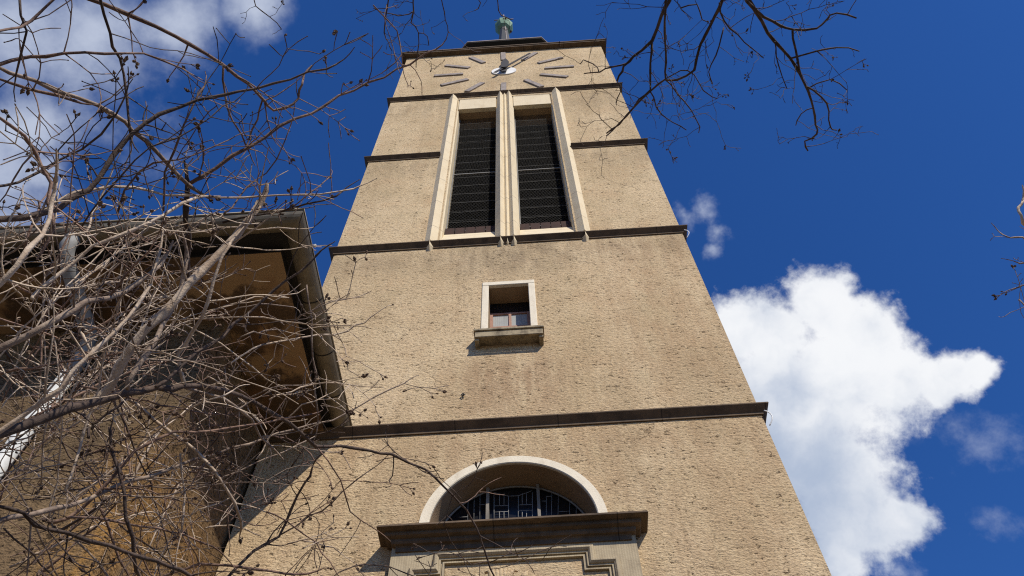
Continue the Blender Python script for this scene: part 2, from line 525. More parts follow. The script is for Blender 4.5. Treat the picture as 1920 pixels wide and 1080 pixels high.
arch = [(AR * math.cos(a), 0, AC + AR * math.sin(a)) for a in [math.pi * k / 40 for k in range(41)]] + [(-AR, 0, 7.68), (AR, 0, 7.68)]
es = loop([(-W2, 0, 0), (W2, 0, 0), (W2, 0, TOP), (-W2, 0, TOP)])
es += loop([(-1.30, 0, 14.80), (1.30, 0, 14.80), (1.30, 0, 23.60), (-1.30, 0, 23.60)])
es += loop([(-0.345, 0, 11.80), (0.345, 0, 11.80), (0.345, 0, 13.20), (-0.345, 0, 13.20)])
es += loop(arch)
bmesh.ops.triangle_fill(bm, edges=es, use_beauty=True, normal=(0, -1, 0))
me = bpy.data.meshes.new('wall')
bm.to_mesh(me)
bm.free()
wm = MB()
wm.add([v.co for v in me.vertices], [tuple(p.vertices) for p in me.polygons])
wm.add([(-W2, 0, 0), (-W2, DEP, 0), (-W2, DEP, TOP), (-W2, 0, TOP)], [(0, 1, 2, 3)])
wm.add([(W2, 0, 0), (W2, DEP, 0), (W2, DEP, TOP), (W2, 0, TOP)], [(3, 2, 1, 0)])
wm.add([(-W2, DEP, 0), (W2, DEP, 0), (W2, DEP, TOP), (-W2, DEP, TOP)], [(0, 1, 2, 3)])
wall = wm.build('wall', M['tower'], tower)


def ring_course(name, z, o, h, mt, lip=0.035, front=None):
    """string course: thin top fillet, sloping underside back to a small fillet at the wall; front=(x0,x1,cap0,cap1) for a piece"""
    prof = [(0.0, z + 0.05), (o, z + 0.012), (o, z - 0.008), (0.024, z - h), (0.024, z - h - lip), (0.0, z - h - lip)]
    m = MB()
    rings = []
    if front is None:
        for (sx, sy) in ((-1, -1), (1, -1), (1, 1), (-1, 1), (-1, -1)):
            rings.append([(sx * (W2 + p[0]), (-p[0] if sy < 0 else DEP + p[0]), p[1]) for p in prof])
        m.loft(rings, True, False)
    else:
        side, x = front
        rings.append([(x, -p[0], p[1]) for p in prof])
        rings.append([(side * (W2 + p[0]), -p[0], p[1]) for p in prof])
        rings.append([(side * (W2 + p[0]), DEP * 0.5, p[1]) for p in prof])
        m.loft(rings, True, True)
    return m.build(name, mt, tower)


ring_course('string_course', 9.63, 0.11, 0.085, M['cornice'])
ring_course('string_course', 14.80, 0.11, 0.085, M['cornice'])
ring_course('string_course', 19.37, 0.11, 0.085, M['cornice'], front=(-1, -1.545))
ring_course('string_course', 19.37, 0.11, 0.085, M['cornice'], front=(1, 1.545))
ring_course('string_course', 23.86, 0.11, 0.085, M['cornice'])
for zc_ in (14.70, 9.53):
    c_ = Vector((W2 + 0.03, -0.06, zc_))
    MB().tube(resample([c_ + Vector(q) for q in ((0, 0, 0), (0.05, -0.01, -0.06), (0.06, -0.01, -0.16), (0.0, 0.03, -0.26))], 0.03), 0.008, 5).build('cable', M['plate'], tower)
# top cornice and low roof
m = MB()
prof = [(0, TOP + 0.0), (0.16, TOP + 0.03), (0.165, TOP + 0.09), (0.19, TOP + 0.10), (0.19, TOP + 0.17), (0.0, TOP + 0.2)]
rings = []
for (sx, sy) in ((-1, -1), (1, -1), (1, 1), (-1, 1), (-1, -1)):
    rings.append([(sx * (W2 + p[0]), (-p[0] if sy < 0 else DEP + p[0]), p[1]) for p in prof])
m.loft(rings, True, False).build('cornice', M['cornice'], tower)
roof = MB().add([(-3.3, -0.05, TOP + 0.19), (3.3, -0.05, TOP + 0.19), (3.3, 6.55, TOP + 0.19), (-3.3, 6.55, TOP + 0.19), (0, 3.25, 31.0)],
                [(0, 1, 4), (1, 2, 4), (2, 3, 4), (3, 0, 4)]).build('roof', M['slate'], tower)
cx, cy = -0.02, 3.25


def chamf(h, c, z):
    return [(cx - h + c, cy - h, z), (cx + h - c, cy - h, z), (cx + h, cy - h + c, z), (cx + h, cy + h - c, z), (cx + h - c, cy + h, z), (cx - h + c, cy + h, z), (cx - h, cy + h - c, z), (cx - h, cy - h + c, z)]


LZ = 35.35
lan = MB()
lan.loft([chamf(1.45, 0.25, 29.0), chamf(1.45, 0.25, LZ)])
lant = lan.build('lantern', M['slate'], tower)
m = MB()
m.loft([chamf(1.95, 0.42, LZ), chamf(1.95, 0.42, LZ + 0.05)])
m.build('eave', M['slate'], lant)
m = MB()
m.loft([chamf(1.98, 0.42, LZ + 0.054), chamf(1.98, 0.42, LZ + 0.13)])
m.build('eave_flashing', M['mark'], lant)
sx_ = -0.11


def octr(r, z):
    return [(sx_ + r * math.cos(math.pi / 8 + k * math.pi / 4), cy + r * math.sin(math.pi / 8 + k * math.pi / 4), z) for k in range(8)]


spire = MB().loft([octr(1.6, LZ + 0.14), octr(0.75, 38.0), octr(0.36, 42), octr(0.20, 45.8)]).build('spire', M['slate'], tower)
MB().loft([octr(0.22, 45.72), octr(0.38, 45.86), octr(0.50, 46.15), octr(0.52, 46.45), octr(0.47, 46.75), octr(0.32, 47.05), octr(0.10, 47.2)]).build('ball', M['copper'], spire)
hip = MB()
for k in (6,):
    a = math.pi / 8 + k * math.pi / 4
    hip.tube([(sx_ + r * math.cos(a), cy + r * math.sin(a), z) for r, z in ((0.75, 38.0), (0.36, 42), (0.20, 45.8))], 0.025, 5)
hip.build('hip_flashing', M['mark'], spire)
cr = MB()
cr.tube([(sx_, cy, 47.0), (sx_, cy, 49.4)], 0.035, 6)
cr.tube([(sx_ - 0.55, cy, 48.2), (sx_ + 0.55, cy, 48.2)], 0.03, 6)
cr.build('cross', M['mark'], spire)

# clock
CK = Vector((0.0, 0, 26.12))


def dial_bar(m, ang, r0, r1, w_, y0, y1, w1=None):
    w1 = w_ if w1 is None else w1
    d = Vector((math.sin(ang), 0, math.cos(ang)))
    p = Vector((math.cos(ang), 0, -math.sin(ang)))
    q = [CK + d * r0 - p * w_ / 2, CK + d * r0 + p * w_ / 2, CK + d * r1 + p * w1 / 2, CK + d * r1 - p * w1 / 2]
    m.loft([[(a.x, y0, a.z) for a in q], [(a.x, y1, a.z) for a in q]])


m = MB()
m.loft([[(0.385 * math.cos(a), y, CK.z + 0.385 * math.sin(a)) for a in [2 * math.pi * k / 28 for k in range(28)]] for y in (0.01, -0.035)])
clock = m.build('clock', M['plate'], tower)
random.seed(4)
for k in range(12):
    m = MB()
    dial_bar(m, k * math.pi / 6 + random.uniform(-.012, .012), 1.27, 2.17, 0.155, 0.01, -0.04)
    m.build('hour_mark', M['mark'], clock)
m = MB()
m.loft([[(0.085 * math.cos(a), y, CK.z + 0.085 * math.sin(a)) for a in [2 * math.pi * k / 12 for k in range(12)]] for y in (-0.035, -0.17)])
m.build('arbor', M['hand'], clock)
m = MB()
dial_bar(m, R(3), -0.3, 0.75, 0.19, -0.085, -0.10, 0.26)
dial_bar(m, R(3), 0.75, 1.15, 0.26, -0.085, -0.10, 0.03)
m.build('hour_hand', M['hand'], clock)
m = MB()
dial_bar(m, R(30), -0.55, 1.72, 0.10, -0.12, -0.135, 0.07)
m.build('minute_hand', M['hand'], clock)

# belfry opening: prism jambs, twin mullion, lintels, louvres behind wire netting
ZB, ZT = 14.86, 23.80
m = MB()
for s in (-1, 1):
    pr = [(s * 1.575, 0.02), (s * 1.575, 0.0), (s * 1.455, -0.115), (s * 1.335, 0.0), (s * 1.27, 0.05), (s * 1.27, 0.5), (s * 1.295, 0.5), (s * 1.295, 0.02)]
    m.loft([[(x, y, z) for x, y in pr] for z in (ZB, ZT)])
    # tapering foot under the string course
    m.loft([[(s * 1.455 - h_, 0.0, z), (s * 1.455, -d_, z), (s * 1.455 + h_, 0.0, z)] for z, h_, d_ in ((14.845, 0.012, 0.118), (14.70, 0.085, 0.105), (14.60, 0.02, 0.012))])
pr = [(-0.24, 0.5), (-0.24, 0.05), (-0.205, 0.0), (-0.125, -0.115), (-0.045, -0.01), (0, -0.055), (0.045, -0.01), (0.125, -0.115), (0.205, 0.0), (0.24, 0.05), (0.24, 0.5)]
m.loft([[(x, y, z) for x, y in pr] for z in (ZB, ZT)])
for c_, h_, d_ in ((-0.125, 0.085, 0.135), (0.0, 0.045, 0.08), (0.125, 0.085, 0.135)):
    m.loft([[(c_ - q, 0.0, z), (c_, -e, z), (c_ + q, 0.0, z)] for z, q, e in ((14.845, 0.012, 0.118), (14.70, h_ * 0.85, d_ * 0.8), (14.70 - h_ * 1.1, 0.02, 0.012))])
belf = m.build('belfry_window', M['jamb'], tower)
for s in (-1, 1):
    x0, x1 = sorted((s * 0.242, s * 1.268))
    MB().box(x0, x1, 0.004, 0.12, 22.76, 23.59).build('lintel', M['jamb'], belf)
    MB().box(x0, x1, 0.121, 0.6, 22.775, 23.59).build('soffit', M['reveal'], belf)
    m = MB()
    sl_ = [(0.004, 14.79), (0.004, 15.02), (0.21, 15.64), (0.21, 14.79)]
    m.loft([[(x, y, z) for y, z in sl_] for x in (x0, x1)])
    m.build('sill', M['jamb'], belf)
    m = MB()
    nb = 5
    for k in range(nb):
        a, b_ = x0 + (x1 - x0) * k / nb + 0.008, x0 + (x1 - x0) * (k + 1) / nb - 0.008
        m.box(a, b_, 0.213, 0.36, 14.9, 15.92)
    m.build('brick_course', M['brick'], belf)
    m = MB()
    m.box(x0 - .02, x1 + .02, 0.75, 0.8, 14.8, 23.6)
    z = 15.9
    while z < 22.7:
        m.add([(x0, 0.48, z), (x1, 0.48, z), (x1, 0.72, z + 0.42), (x0, 0.72, z + 0.42), (x0, 0.48, z - 0.03), (x1, 0.48, z - 0.03), (x1, 0.72, z + 0.39), (x0, 0.72, z + 0.39)],
              [(0, 1, 2, 3), (7, 6, 5, 4), (0, 4, 5, 1), (1, 5, 6, 2), (2, 6, 7, 3), (3, 7, 4, 0)])
        z += 0.46
    m.build('louver_panel', M['louver'], belf)
    m = MB()
    zz0, zz1 = 15.93, 22.77
    wd = x1 - x0
    for sl in (1, -1):
        c = zz0 - wd
        while c < zz1 + wd:
            # line z = c + sl*(x-x0) clipped
            pts = []
            for x in (x0, x1):
                pts.append([x, c + (x - x0) if sl > 0 else c + wd - (x - x0)])
            (xa, za), (xb, zb) = pts
            ta, tb = 0.0, 1.0
            dz = zb - za
            for lim, sg in ((zz0, 1), (zz1, -1)):
                fa, fb = sg * (za - lim), sg * (zb - lim)
                if fa < 0 and fb < 0:
                    ta = 2
                elif fa < 0:
                    ta = max(ta, fa / (fa - fb))
                elif fb < 0:
                    tb = min(tb, fa / (fa - fb))
            if ta < tb:
                m.tube([(xa + (xb - xa) * q, 0.31, za + dz * q) for q in (ta, tb)], 0.003, 3, False)
            c += 0.075
    nt = m.build('wire_netting', M['wire'], belf)
    ln_ = MB()
    m = MB()
    m.box(x0 + .004, x0 + .022, 0.29, 0.32, zz0, zz1)
    m.box(x1 - .014, x1 - .004, 0.29, 0.32, zz0, zz1)
    m.box(x0 + .023, x1 - .023, 0.29, 0.32, zz0, zz0 + .02)
    m.box(x0 + .023, x1 - .023, 0.292, 0.32, 18.88, 18.905)
    z = zz0 + 0.44
    while z < zz1:
        ln_.tube([(x0 + .02, 0.30, z + random.uniform(-.03, .03)), (x1 - .02, 0.30, z + random.uniform(-.03, .03))], 0.0035, 4, False)
        z += 0.46
    m.build('netting_frame', M['lead'], belf)
    lo_ = ln_.build('tie_wires', M['tie'], nt)
    lo_['kind'] = 'stuff'

# small square window
m = MB()
FO, FI, FT, FTI, FB = 0.445, 0.335, 13.30, 13.19, 11.55
yf = -0.022
m.box(-FO, -FI, yf, 0.05, FB, FTI)
m.box(FI, FO, yf, 0.05, FB, FTI)
m.box(-FO, FO, yf, 0.05, FTI + .0005, FT)
sw = m.build('window', M['frame'], tower, bevel=0.008)
m = MB()
m.box(-0.37, -0.338, 0.052, 0.42, 11.5, 13.22)
m.box(0.338, 0.37, 0.052, 0.42, 11.5, 13.22)
m.box(-0.337, 0.337, 0.052, 0.42, 13.192, 13.25)
m.box(-0.337, 0.337, 0.052, 0.42, 11.5, 11.62)
m.build('reveal', M['reveal'], sw)
m = MB()
for a, b_ in ((-0.336, -0.285), (-0.022, 0.022), (0.285, 0.336)):
    m.box(a, b_, 0.34, 0.39, 11.7, 12.86)
for z in (11.7, 12.42, 12.82):
    m.box(-0.284, -0.0225, 0.342, 0.388, z, z + 0.04)
    m.box(0.0225, 0.284, 0.342, 0.388, z, z + 0.04)
m.build('sash', M['rust'], sw)
MB().box(-0.30, 0.30, 0.366, 0.37, 11.7, 12.83).build('pane', M['pane'], sw)
MB().box(-0.337, 0.337, 0.36, 0.385, 12.865, 13.19).build('shaded_upper_pane', M['glass'], sw)  # recess shade put into the colour: dark glass above the lintel's shadow line
m = MB()
m.box(-0.535, 0.535, -0.20, 0.0, 11.575, 11.625)
m.box(-0.515, 0.515, -0.175, 0.0, 11.44, 11.5745)
m.box(-0.515, 0.515, -0.20, -0.165, 11.40, 11.4395)
m.box(-0.515, -0.45, -0.1645, 0.0, 11.36, 11.4395)
m.box(0.45, 0.515, -0.1645, 0.0, 11.36, 11.4395)
m.build('sill', M['sill'], sw, bevel=0.006)
# iron hook below the window
hp = on(869, 743, 0)
hk = MB().tube([hp + Vector(q) * 0.72 for q in ((0, 0.01, 0.03), (0, -0.04, 0.03), (0.03, -0.05, -0.01), (0, -0.045, -0.05), (-0.035, -0.045, -0.01), (-0.01, -0.045, 0.03))], 0.010, 6)
hk.build('wall_hook', M['hand'], tower)

# arched window
AO = 1.078
NA = 56
ang = [math.pi * (-0.06) + math.pi * 1.12 * k / NA for k in range(NA + 1)]
m = MB()
rings = []
for a in ang:
    c_, s_ = math.cos(a), math.sin(a)
    rings.append([(AO * c_, 0.01, AC + AO * s_), (AO * c_, -0.028, AC + AO * s_), ((AR + .01) * c_, -0.028, AC + (AR + .01) * s_), (AR * c_, -0.018, AC + AR * s_), (AR * c_, 0.01, AC + AR * s_)])
m.loft(rings, True, True)
aw = m.build('arched_window', M['frame'], tower)
m = MB()
m.loft([[(AR * math.cos(a), 0.0101, AC + AR * math.sin(a)), (AR * math.cos(a), 0.5, AC + AR * math.sin(a))] for a in ang], False, False, True)
m.build('reveal', M['reveal'], aw)
YG = 0.36
MB().add([(AR * math.cos(a), YG + .03, AC + AR * math.sin(a)) for a in ang], [tuple(range(NA + 1))]).build('glass', M['glass'], aw)
m = MB()
m.tube([((AR - 0.03) * math.cos(a), YG, AC + (AR - 0.03) * math.sin(a)) for a in ang], 0.014, 4)


def zl(a, b_, c, d, wpx=1.5):
    p, q = on(860 + a / 7.385, 860 + b_ / 7.385, YG), on(860 + c / 7.385, 860 + d / 7.385, YG)
    m.tube([p, q], wpx / 160 / 2 * 0.95, 4)


for x, y0 in ((130, 600), (215, 570), (297, 500), (1290, 470), (1380, 510), (1540, 590), (1630, 660)):
    zl(x, y0, x - 6, 900)
for x in (490, 690, 825, 1020):
    zl(x, 470 if x in (490, 1020) else 520, x, 900, 1.9)
for x in (565, 628, 880, 940):
    zl(x, 480, x, 645)
    zl(x, 730, x, 900)
zl(490, 655, 690, 650); zl(825, 642, 1020, 635); zl(490, 742, 690, 732); zl(825, 722, 1020, 715); zl(690, 520, 825, 515)
zl(490, 470, 690, 520); zl(825, 515, 1020, 445); zl(0, 812, 130, 806); zl(1215, 525, 1290, 520); zl(1150, 590, 1215, 588); zl(1390, 735, 1540, 728); zl(1215, 520, 1212, 900); zl(297, 640, 370, 636)
m.build('leading', M['lead'], aw)
m = MB()
for xa, xb in ((382, 425), (1092, 1135)):
    p, q = on(860 + xa / 7.385, 955, YG), on(860 + xb / 7.385, 955, YG)
    m.box(p.x, q.x, YG - 0.06, YG + 0.028, 7.6, AC + math.sqrt(AR ** 2 - max(abs(p.x), abs(q.x)) ** 2) - 0.01)
m.build('mullion', M['mull'], aw)

# portal: block, moulded cornice, stepped moulding round a plastered panel
PB, PZ = 1.325, 7.62
m = MB()
yb = -0.10
out = [(-PB, 0.0), (PB, 0.0), (PB, PZ), (-PB, PZ)]
# panel outline of the recess (x,z), stepped at the shoulders
XS, XO, Z1, Z2 = 0.775, 1.03, 7.375, 7.195
pan = [(-XO, 0.0), (-XO, Z2), (-XS, Z2), (-XS, Z1), (XS, Z1), (XS, Z2), (XO, Z2), (XO, 0.0)]
bm = bmesh.new()
vs = [bm.verts.new((x, yb, z)) for x, z in [(-PB, 0.0)] + pan + [(PB, 0.0), (PB, PZ), (-PB, PZ)]]
fc = bm.faces.new(vs)
fc.normal_update()
bmesh.ops.triangulate(bm, faces=[fc])
bm.verts.index_update()
m.add([v.co for v in bm.verts], [tuple(v.index for v in f.verts) for f in bm.faces])
bm.free()
for s in (-1, 1):
    m.add([(s * PB, yb, 0), (s * PB, 0, 0), (s * PB, 0, PZ), (s * PB, yb, PZ)], [(0, 1, 2, 3)])
portal = m.build('portal', M['portal'], tower)
m = MB()


def off_path(d):
    return [(-XO - d, 0.0), (-XO - d, Z2 + d), (-XS - d, Z2 + d), (-XS - d, Z1 + d), (XS + d, Z1 + d), (XS + d, Z2 + d), (XO + d, Z2 + d), (XO + d, 0.0)]


prof = [(0.085, yb + 0.004), (0.08, yb - 0.022), (0.062, yb - 0.040), (0.042, yb - 0.040), (0.024, yb - 0.020), (0.020, yb - 0.004), (0.0, yb - 0.004), (0.0, yb + 0.025),
        (-0.018, yb + 0.025), (-0.018, yb + 0.008), (-0.036, yb + 0.008), (-0.036, yb + 0.05), (-0.055, yb + 0.05)]
pts = [off_path(d) for d, y in prof]
m.loft([[(pts[i][k][0], prof[i][1], pts[i][k][1]) for i in range(len(prof))] for k in range(8)], False, False)
m.build('moulding', M['portal'], portal)
bm = bmesh.new()
pp = off_path(-0.04)
fc = bm.faces.new([bm.verts.new((x, yb + 0.045, z)) for x, z in pp])
fc.normal_update()
bmesh.ops.triangulate(bm, faces=[fc])
bm.verts.index_update()
MB().add([v.co for v in bm.verts], [tuple(v.index for v in f.verts) for f in bm.faces]).build('panel', M['panel'], portal)
bm.free()
# carved relief, only its crest reaches into the picture
m = MB()
rx, rz = -0.13, 7.12
for k in range(7):
    a = R(-54 + 18 * k)
    b0 = Vector((rx + math.sin(a) * 0.05, yb - 0.01, rz - 0.25))
    m.tube([b0, b0 + Vector((math.sin(a) * 0.05, -0.05, 0.15)), b0 + Vector((math.sin(a) * 0.10, -0.05, 0.28)), b0 + Vector((math.sin(a) * 0.16, -0.02, 0.33 - 0.06 * abs(math.sin(a))))], [0.03, 0.032, 0.026, 0.012], 7)
m.box(rx - 0.24, rx + 0.24, yb - 0.03, yb + 0.05, rz - 0.5, rz - 0.05)
m.tube([(rx - 0.3, yb - 0.02, rz - 0.3), (rx - 0.24, yb - 0.05, rz - 0.05), (rx - 0.27, yb - 0.02, rz + 0.03)], [0.05, 0.045, 0.015], 7)
m.tube([(rx + 0.3, yb - 0.02, rz - 0.3), (rx + 0.24, yb - 0.05, rz - 0.05), (rx + 0.27, yb - 0.02, rz + 0.03)], [0.05, 0.045, 0.015], 7)
m.build('carved_relief', M['panel'], portal)
# portal cornice
m = MB()
zc = 7.70
prof = [(0.0, zc + 0.05), (0.235, zc + 0.02), (0.245, zc - 0.012), (0.238, zc - 0.016), (0.165, zc - 0.020), (0.165, zc - 0.05), (0.155, zc - 0.065), (0.135, zc - 0.07), (0.105, zc - 0.075), (0.10, zc - 0.105), (0.085, zc - 0.125), (0.055, zc - 0.13), (0.045, zc - 0.145), (0.045, zc - 0.20), (0.0, zc - 0.20)]
PC = PB - 0.09
rings = [[(-(PC + p[0]), 0.0, p[1]) for p in prof], [(-(PC + p[0]), -p[0] - 0.075 if p[0] else 0.0, p[1]) for p in prof], [(PC + p[0], -p[0] - 0.075 if p[0] else 0.0, p[1]) for p in prof], [(PC + p[0], 0.0, p[1]) for p in prof]]
m.loft(rings, True, True)
m.build('cornice', M['cornice'], portal)

# ------------------------------------------------------------------ annexe building with deep eaves
ann = thing('annexe_building', (-8.0, 3.0, 0), 'low brown plastered church annexe with deep stained eaves and gutters behind the bare shrub', 'building')
AX, AY, EX, EY, EZ = -3.3, -1.89, -2.14, -3.20, 9.60
XL = -14.0
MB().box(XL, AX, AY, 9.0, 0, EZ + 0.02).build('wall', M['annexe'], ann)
m = MB()
m.box(XL, -2.46, -2.76, AY - 0.001, EZ, EZ + 0.06)
m.box(AX + 0.001, -2.46, AY - 0.0005, -0.002, EZ, EZ + 0.06)
m.build('soffit', M['soffit'], ann)
m = MB()
m.box(XL, -2.28, -3.06, -2.62, EZ + 0.10, EZ + 0.16)
m.box(-2.6, -2.28, -2.619, -0.002, EZ + 0.10, EZ + 0.16)
m.box(XL, -2.463, -2.765, -2.7605, EZ + 0.0, EZ + 0.099)
m.box(-2.4595, -2.455, -2.765, -0.002, EZ + 0.0, EZ + 0.099)
m.build('eave_board', M['black'], ann)
rf = MB().add([(XL, -3.15, EZ + 0.2), (-2.2, -3.15, EZ + 0.2), (-2.2, 0.0, EZ + 0.2), (AX, 0.0, EZ + 0.2), (AX, 9.2, EZ + 0.2), (XL, 9.2, EZ + 0.2), (XL, 3.2, EZ + 2.9), (-6.8, 3.2, EZ + 2.9)],
              [(0, 1, 7, 6), (1, 2, 7), (2, 3, 7), (3, 4, 7), (4, 5, 6, 7)]).build('roof', M['slate'], ann)


def gutter_profile(n=12):
    r = 0.125
    return [(-r * math.cos(math.pi * k / n), -r * math.sin(math.pi * k / n)) for k in range(n + 1)]


gp = gutter_profile()
m = MB()
# front run (along x) mitred into the side run (along y); a = inwards offset, b = height
inner = [(a * 0.94 + 0.0, b * 0.94 + 0.004) for a, b in reversed(gp)]
full = gp + inner
ZG = EZ + 0.15
front0, front1, side1 = [], [], []
for a, b in full:
    front0.append((XL, EY + 0.125 + a, ZG + b))
    front1.append((EX - 0.125 - a, EY + 0.125 + a, ZG + b))
    side1.append((EX - 0.125 - a, -0.004, ZG + b))
m.loft([front0, front1, side1], True, True)
# rolled lip
m.tube([(XL, EY - 0.004, ZG + 0.006), (EX + 0.004, EY - 0.004, ZG + 0.006), (EX + 0.004, -0.004, ZG + 0.006)], 0.016, 6)
gut = m.build('gutter', M['gutter'], ann)
for yy in (-2.05, -1.28, -0.62):
    m = MB()
    m.loft([[(EX - 0.125 - a * 1.035, y, ZG + b * 1.035) for a, b in gp] for y in (yy, yy + 0.014)], False, False)
    m.build('bracket', M['black'], gut)
for xx in (-3.5, -4.6, -5.7):
    m = MB()
    m.loft([[(x, EY + 0.125 + a * 1.035, ZG + b * 1.035) for a, b in gp] for x in (xx, xx + 0.014)], False, False)
    m.build('bracket', M['black'], gut)
for p in ((EX + 0.03, -2.72), (EX + 0.03, -0.2)):
    c = Vector((p[0], p[1], ZG + 0.03))
    m = MB()
    m.pod(c, Vector((0, 0, 1)), 0.03)
    m.build('bolt', M['plate'], gut)
# downpipe: swan neck from the gutter back to the wall and down it
p0 = on(148, 432, EY + 0.12)
xw = on(62, 790, AY - 0.12).x
dp = MB()
r_ = 0.082
px_ = on(146, 440, EY + 0.13).x
dp.tube([(xw, AY - 0.12, ZG - 1.2), (xw, AY - 0.12, 0.0)], r_, 14)
dpo = dp.build('downpipe', M['zinc'], ann)
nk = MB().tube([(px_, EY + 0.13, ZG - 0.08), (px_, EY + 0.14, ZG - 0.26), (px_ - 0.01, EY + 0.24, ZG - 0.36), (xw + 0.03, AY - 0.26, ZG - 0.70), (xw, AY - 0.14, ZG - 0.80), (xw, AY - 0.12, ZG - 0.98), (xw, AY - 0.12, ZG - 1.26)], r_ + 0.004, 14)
nk.build('swan_neck', M['shaded_zinc'], dpo)
for z in (7.6, 6.55, 5.5):
    m = MB()
    m.tube([(xw, AY - 0.12, z), (xw, AY - 0.12, z + 0.035)], r_ + 0.007, 14)
    m.build('pipe_clamp', M['gutter'], dpo)

# ------------------------------------------------------------------ bare branches
rnd = random.Random(11)


def rv(k=1.0):
    return Vector((rnd.uniform(-1, 1), rnd.uniform(-1, 1), rnd.uniform(-1, 1))) * k


def twig(mb, pods, p, d, ln, r, lvl, zig=0.0, podp=0.45, side=0.5, droop=0.0):
    """a crooked twig with short side spurs; nodes a little thicker"""
    n = max(3, int(ln / (0.035 if zig == 0 else 0.05)))
    pts, rad = [p.copy()], [r * 1.25]
    d = d.normalized()
    bend = rv(0.17)
    sg = 1
    ax = d.orthogonal().normalized()
    ax = (ax + rv(0.8)).normalized()
    for i in range(n):
        d = (d + bend + rv(0.17) + Vector((0, 0, -droop))).normalized()
        if zig:
            d = (d + ax * sg * zig).normalized()
            sg = -sg
        p = p + d * (ln / n)
        pts.append(p)
        rad.append(max(r * (1 - 0.6 * (i + 1) / n), 0.0014) * (1.25 if i % 2 else 1.0))
        if lvl > 0 and i >= 1 and rnd.random() < side:
            q = d.orthogonal().normalized()
            q = (q + rv(0.9)).normalized()
            for sgn in ((1, -1) if zig == 0 and rnd.random() < 0.6 else (rnd.choice((1, -1)),)):
                twig(mb, pods, p, (d * 0.75 + q * sgn).normalized(), ln * rnd.uniform(0.22, 0.5), rad[-1] * 0.75, lvl - 1, zig, podp, side * 0.8, droop)
    mb.tube(pts, rad, 4 if r > 0.003 else 3, False)
    if rnd.random() < podp:
        for k in range(rnd.choice((1, 2, 2, 3, 4))):
            e = (d + rv(0.9)).normalized()
            q = p + e * rnd.uniform(0.006, 0.022)
            mb.tube([p - d * 0.002, q], [0.0016, 0.0013], 3, False)
            pods.pod(q + e * 0.004, e, rnd.uniform(0.0038, 0.0082))
    elif rnd.random() < 0.5:
        pods.pod(p, d, 0.0026)


def stem(root, px, d0, d1, w0, w1, mt, twn=1.0, lvl=1, zig=0.0, podp=0.22, tl=(0.07, 0.26), name='stem', extend=None, side=0.36, wob=0.05, droop=0.0, node=0.13, pw=1.4):
    """one branch through picture points at distances d0..d1, thickness in picture pixels"""
    n = len(px)
    cum = [0.0]
    for i in range(1, n):
        cum.append(cum[-1] + math.hypot(px[i][0] - px[i - 1][0], px[i][1] - px[i - 1][1]))
    pts = []
    ph = rnd.uniform(0, 6.28)
    for i, (u, v) in enumerate(px):
        t = cum[i] / cum[-1]
        pts.append(at(u, v, d0 + (d1 - d0) * t + wob * math.sin(ph + 5 * t)))
    w0 *= 0.82
    ra = w0 * d0 / F / 2
    rb = w1 * d1 / F / 2
    vis = resample(pts, 0.05)
    vis = [p + rv(0.0055 if 0 < i < len(vis) - 1 else 0) for i, p in enumerate(vis)]
    rads = [rb + (ra - rb) * (1 - i / (len(vis) - 1)) ** pw for i in range(len(vis))]
    for i in range(1, len(vis) - 1):
        if i % 3 == 0:
            rads[i] *= 1.22
    full, fr = vis, rads
    if extend is not None:
        e = resample([Vector(p) for p in extend] + [vis[0]], 0.2)[:-1]
        full = e + vis
        fr = [max(ra * 1.5, 0.012) + (ra - max(ra * 1.5, 0.012)) * i / max(len(e), 1) for i in range(len(e))] + rads
    mb = MB().tube(full, fr, 7 if ra > 0.008 else 5)
    o = mb.build(name, mt, root)
    tw, pods = MB(), MB()
    acc = rnd.uniform(0, node)
    for i in range(1, len(vis)):
        acc += (vis[i] - vis[i - 1]).length
        if acc > node and rnd.random() < twn:
            acc = rnd.uniform(-0.03, 0.03)
            d = (vis[i] - vis[i - 1]).normalized()
            q = (d.orthogonal().normalized() + rv(1.0))
            q = (q - d * q.dot(d)).normalized()
            for sgn in ((1, -1) if zig == 0 and rnd.random() < 0.6 else (rnd.choice((1, -1)),)):
                twig(tw, pods, vis[i], (d * rnd.uniform(0.3, 0.9) + q * sgn).normalized(), rnd.uniform(*tl) * (1 if rnd.random() < .8 else 1.3), max(min(rads[i] * 0.5, 0.0028), 0.0015), lvl, zig, podp, side, droop)
    if podp >= 0 and zig == 0:
        twig(tw, pods, vis[-1], (vis[-1] - vis[-2]), 0.08, rb, 0, zig, podp)
    if tw.v:
        t_ = tw.build('twigs', mt, o)
        t_['kind'] = 'stuff'
    if pods.v:
        p_ = pods.build('seed_pods', M['pod'], o)
        p_['kind'] = 'stuff'
    return o


T, B_, G, D = M['bark_tan'], M['bark_brown'], M['bark_grey'], M['bark_dark']  # bark colours; sunlit and silhouetted tones put in stem by stem
SB = Vector((-2.3, -5.3, 0.0))
shrub = thing('bare_shrub', SB, 'large leafless shrub of tangled brown stems with dry seed pods in front of the annexe', 'shrub')


def base(px, d):
    """roots the stem: from the shrub's foot up outside the frame to its first picture point"""
    p = at(*px, d)
    a = SB + Vector((rnd.uniform(-.35, .35), rnd.uniform(-.35, .35), 0))
    mid = a.lerp(p, 0.55)
    mid.x -= 0.35
    mid.z = p.z * 0.45
    return [a, a + Vector((0, 0, 0.7)), mid]


def S(px, d0, d1, w0, w1, mt, rooted=False, **k):
    return stem(shrub, px, d0, d1, w0, w1, mt, extend=base(px[0], d0) if rooted else None, **k)


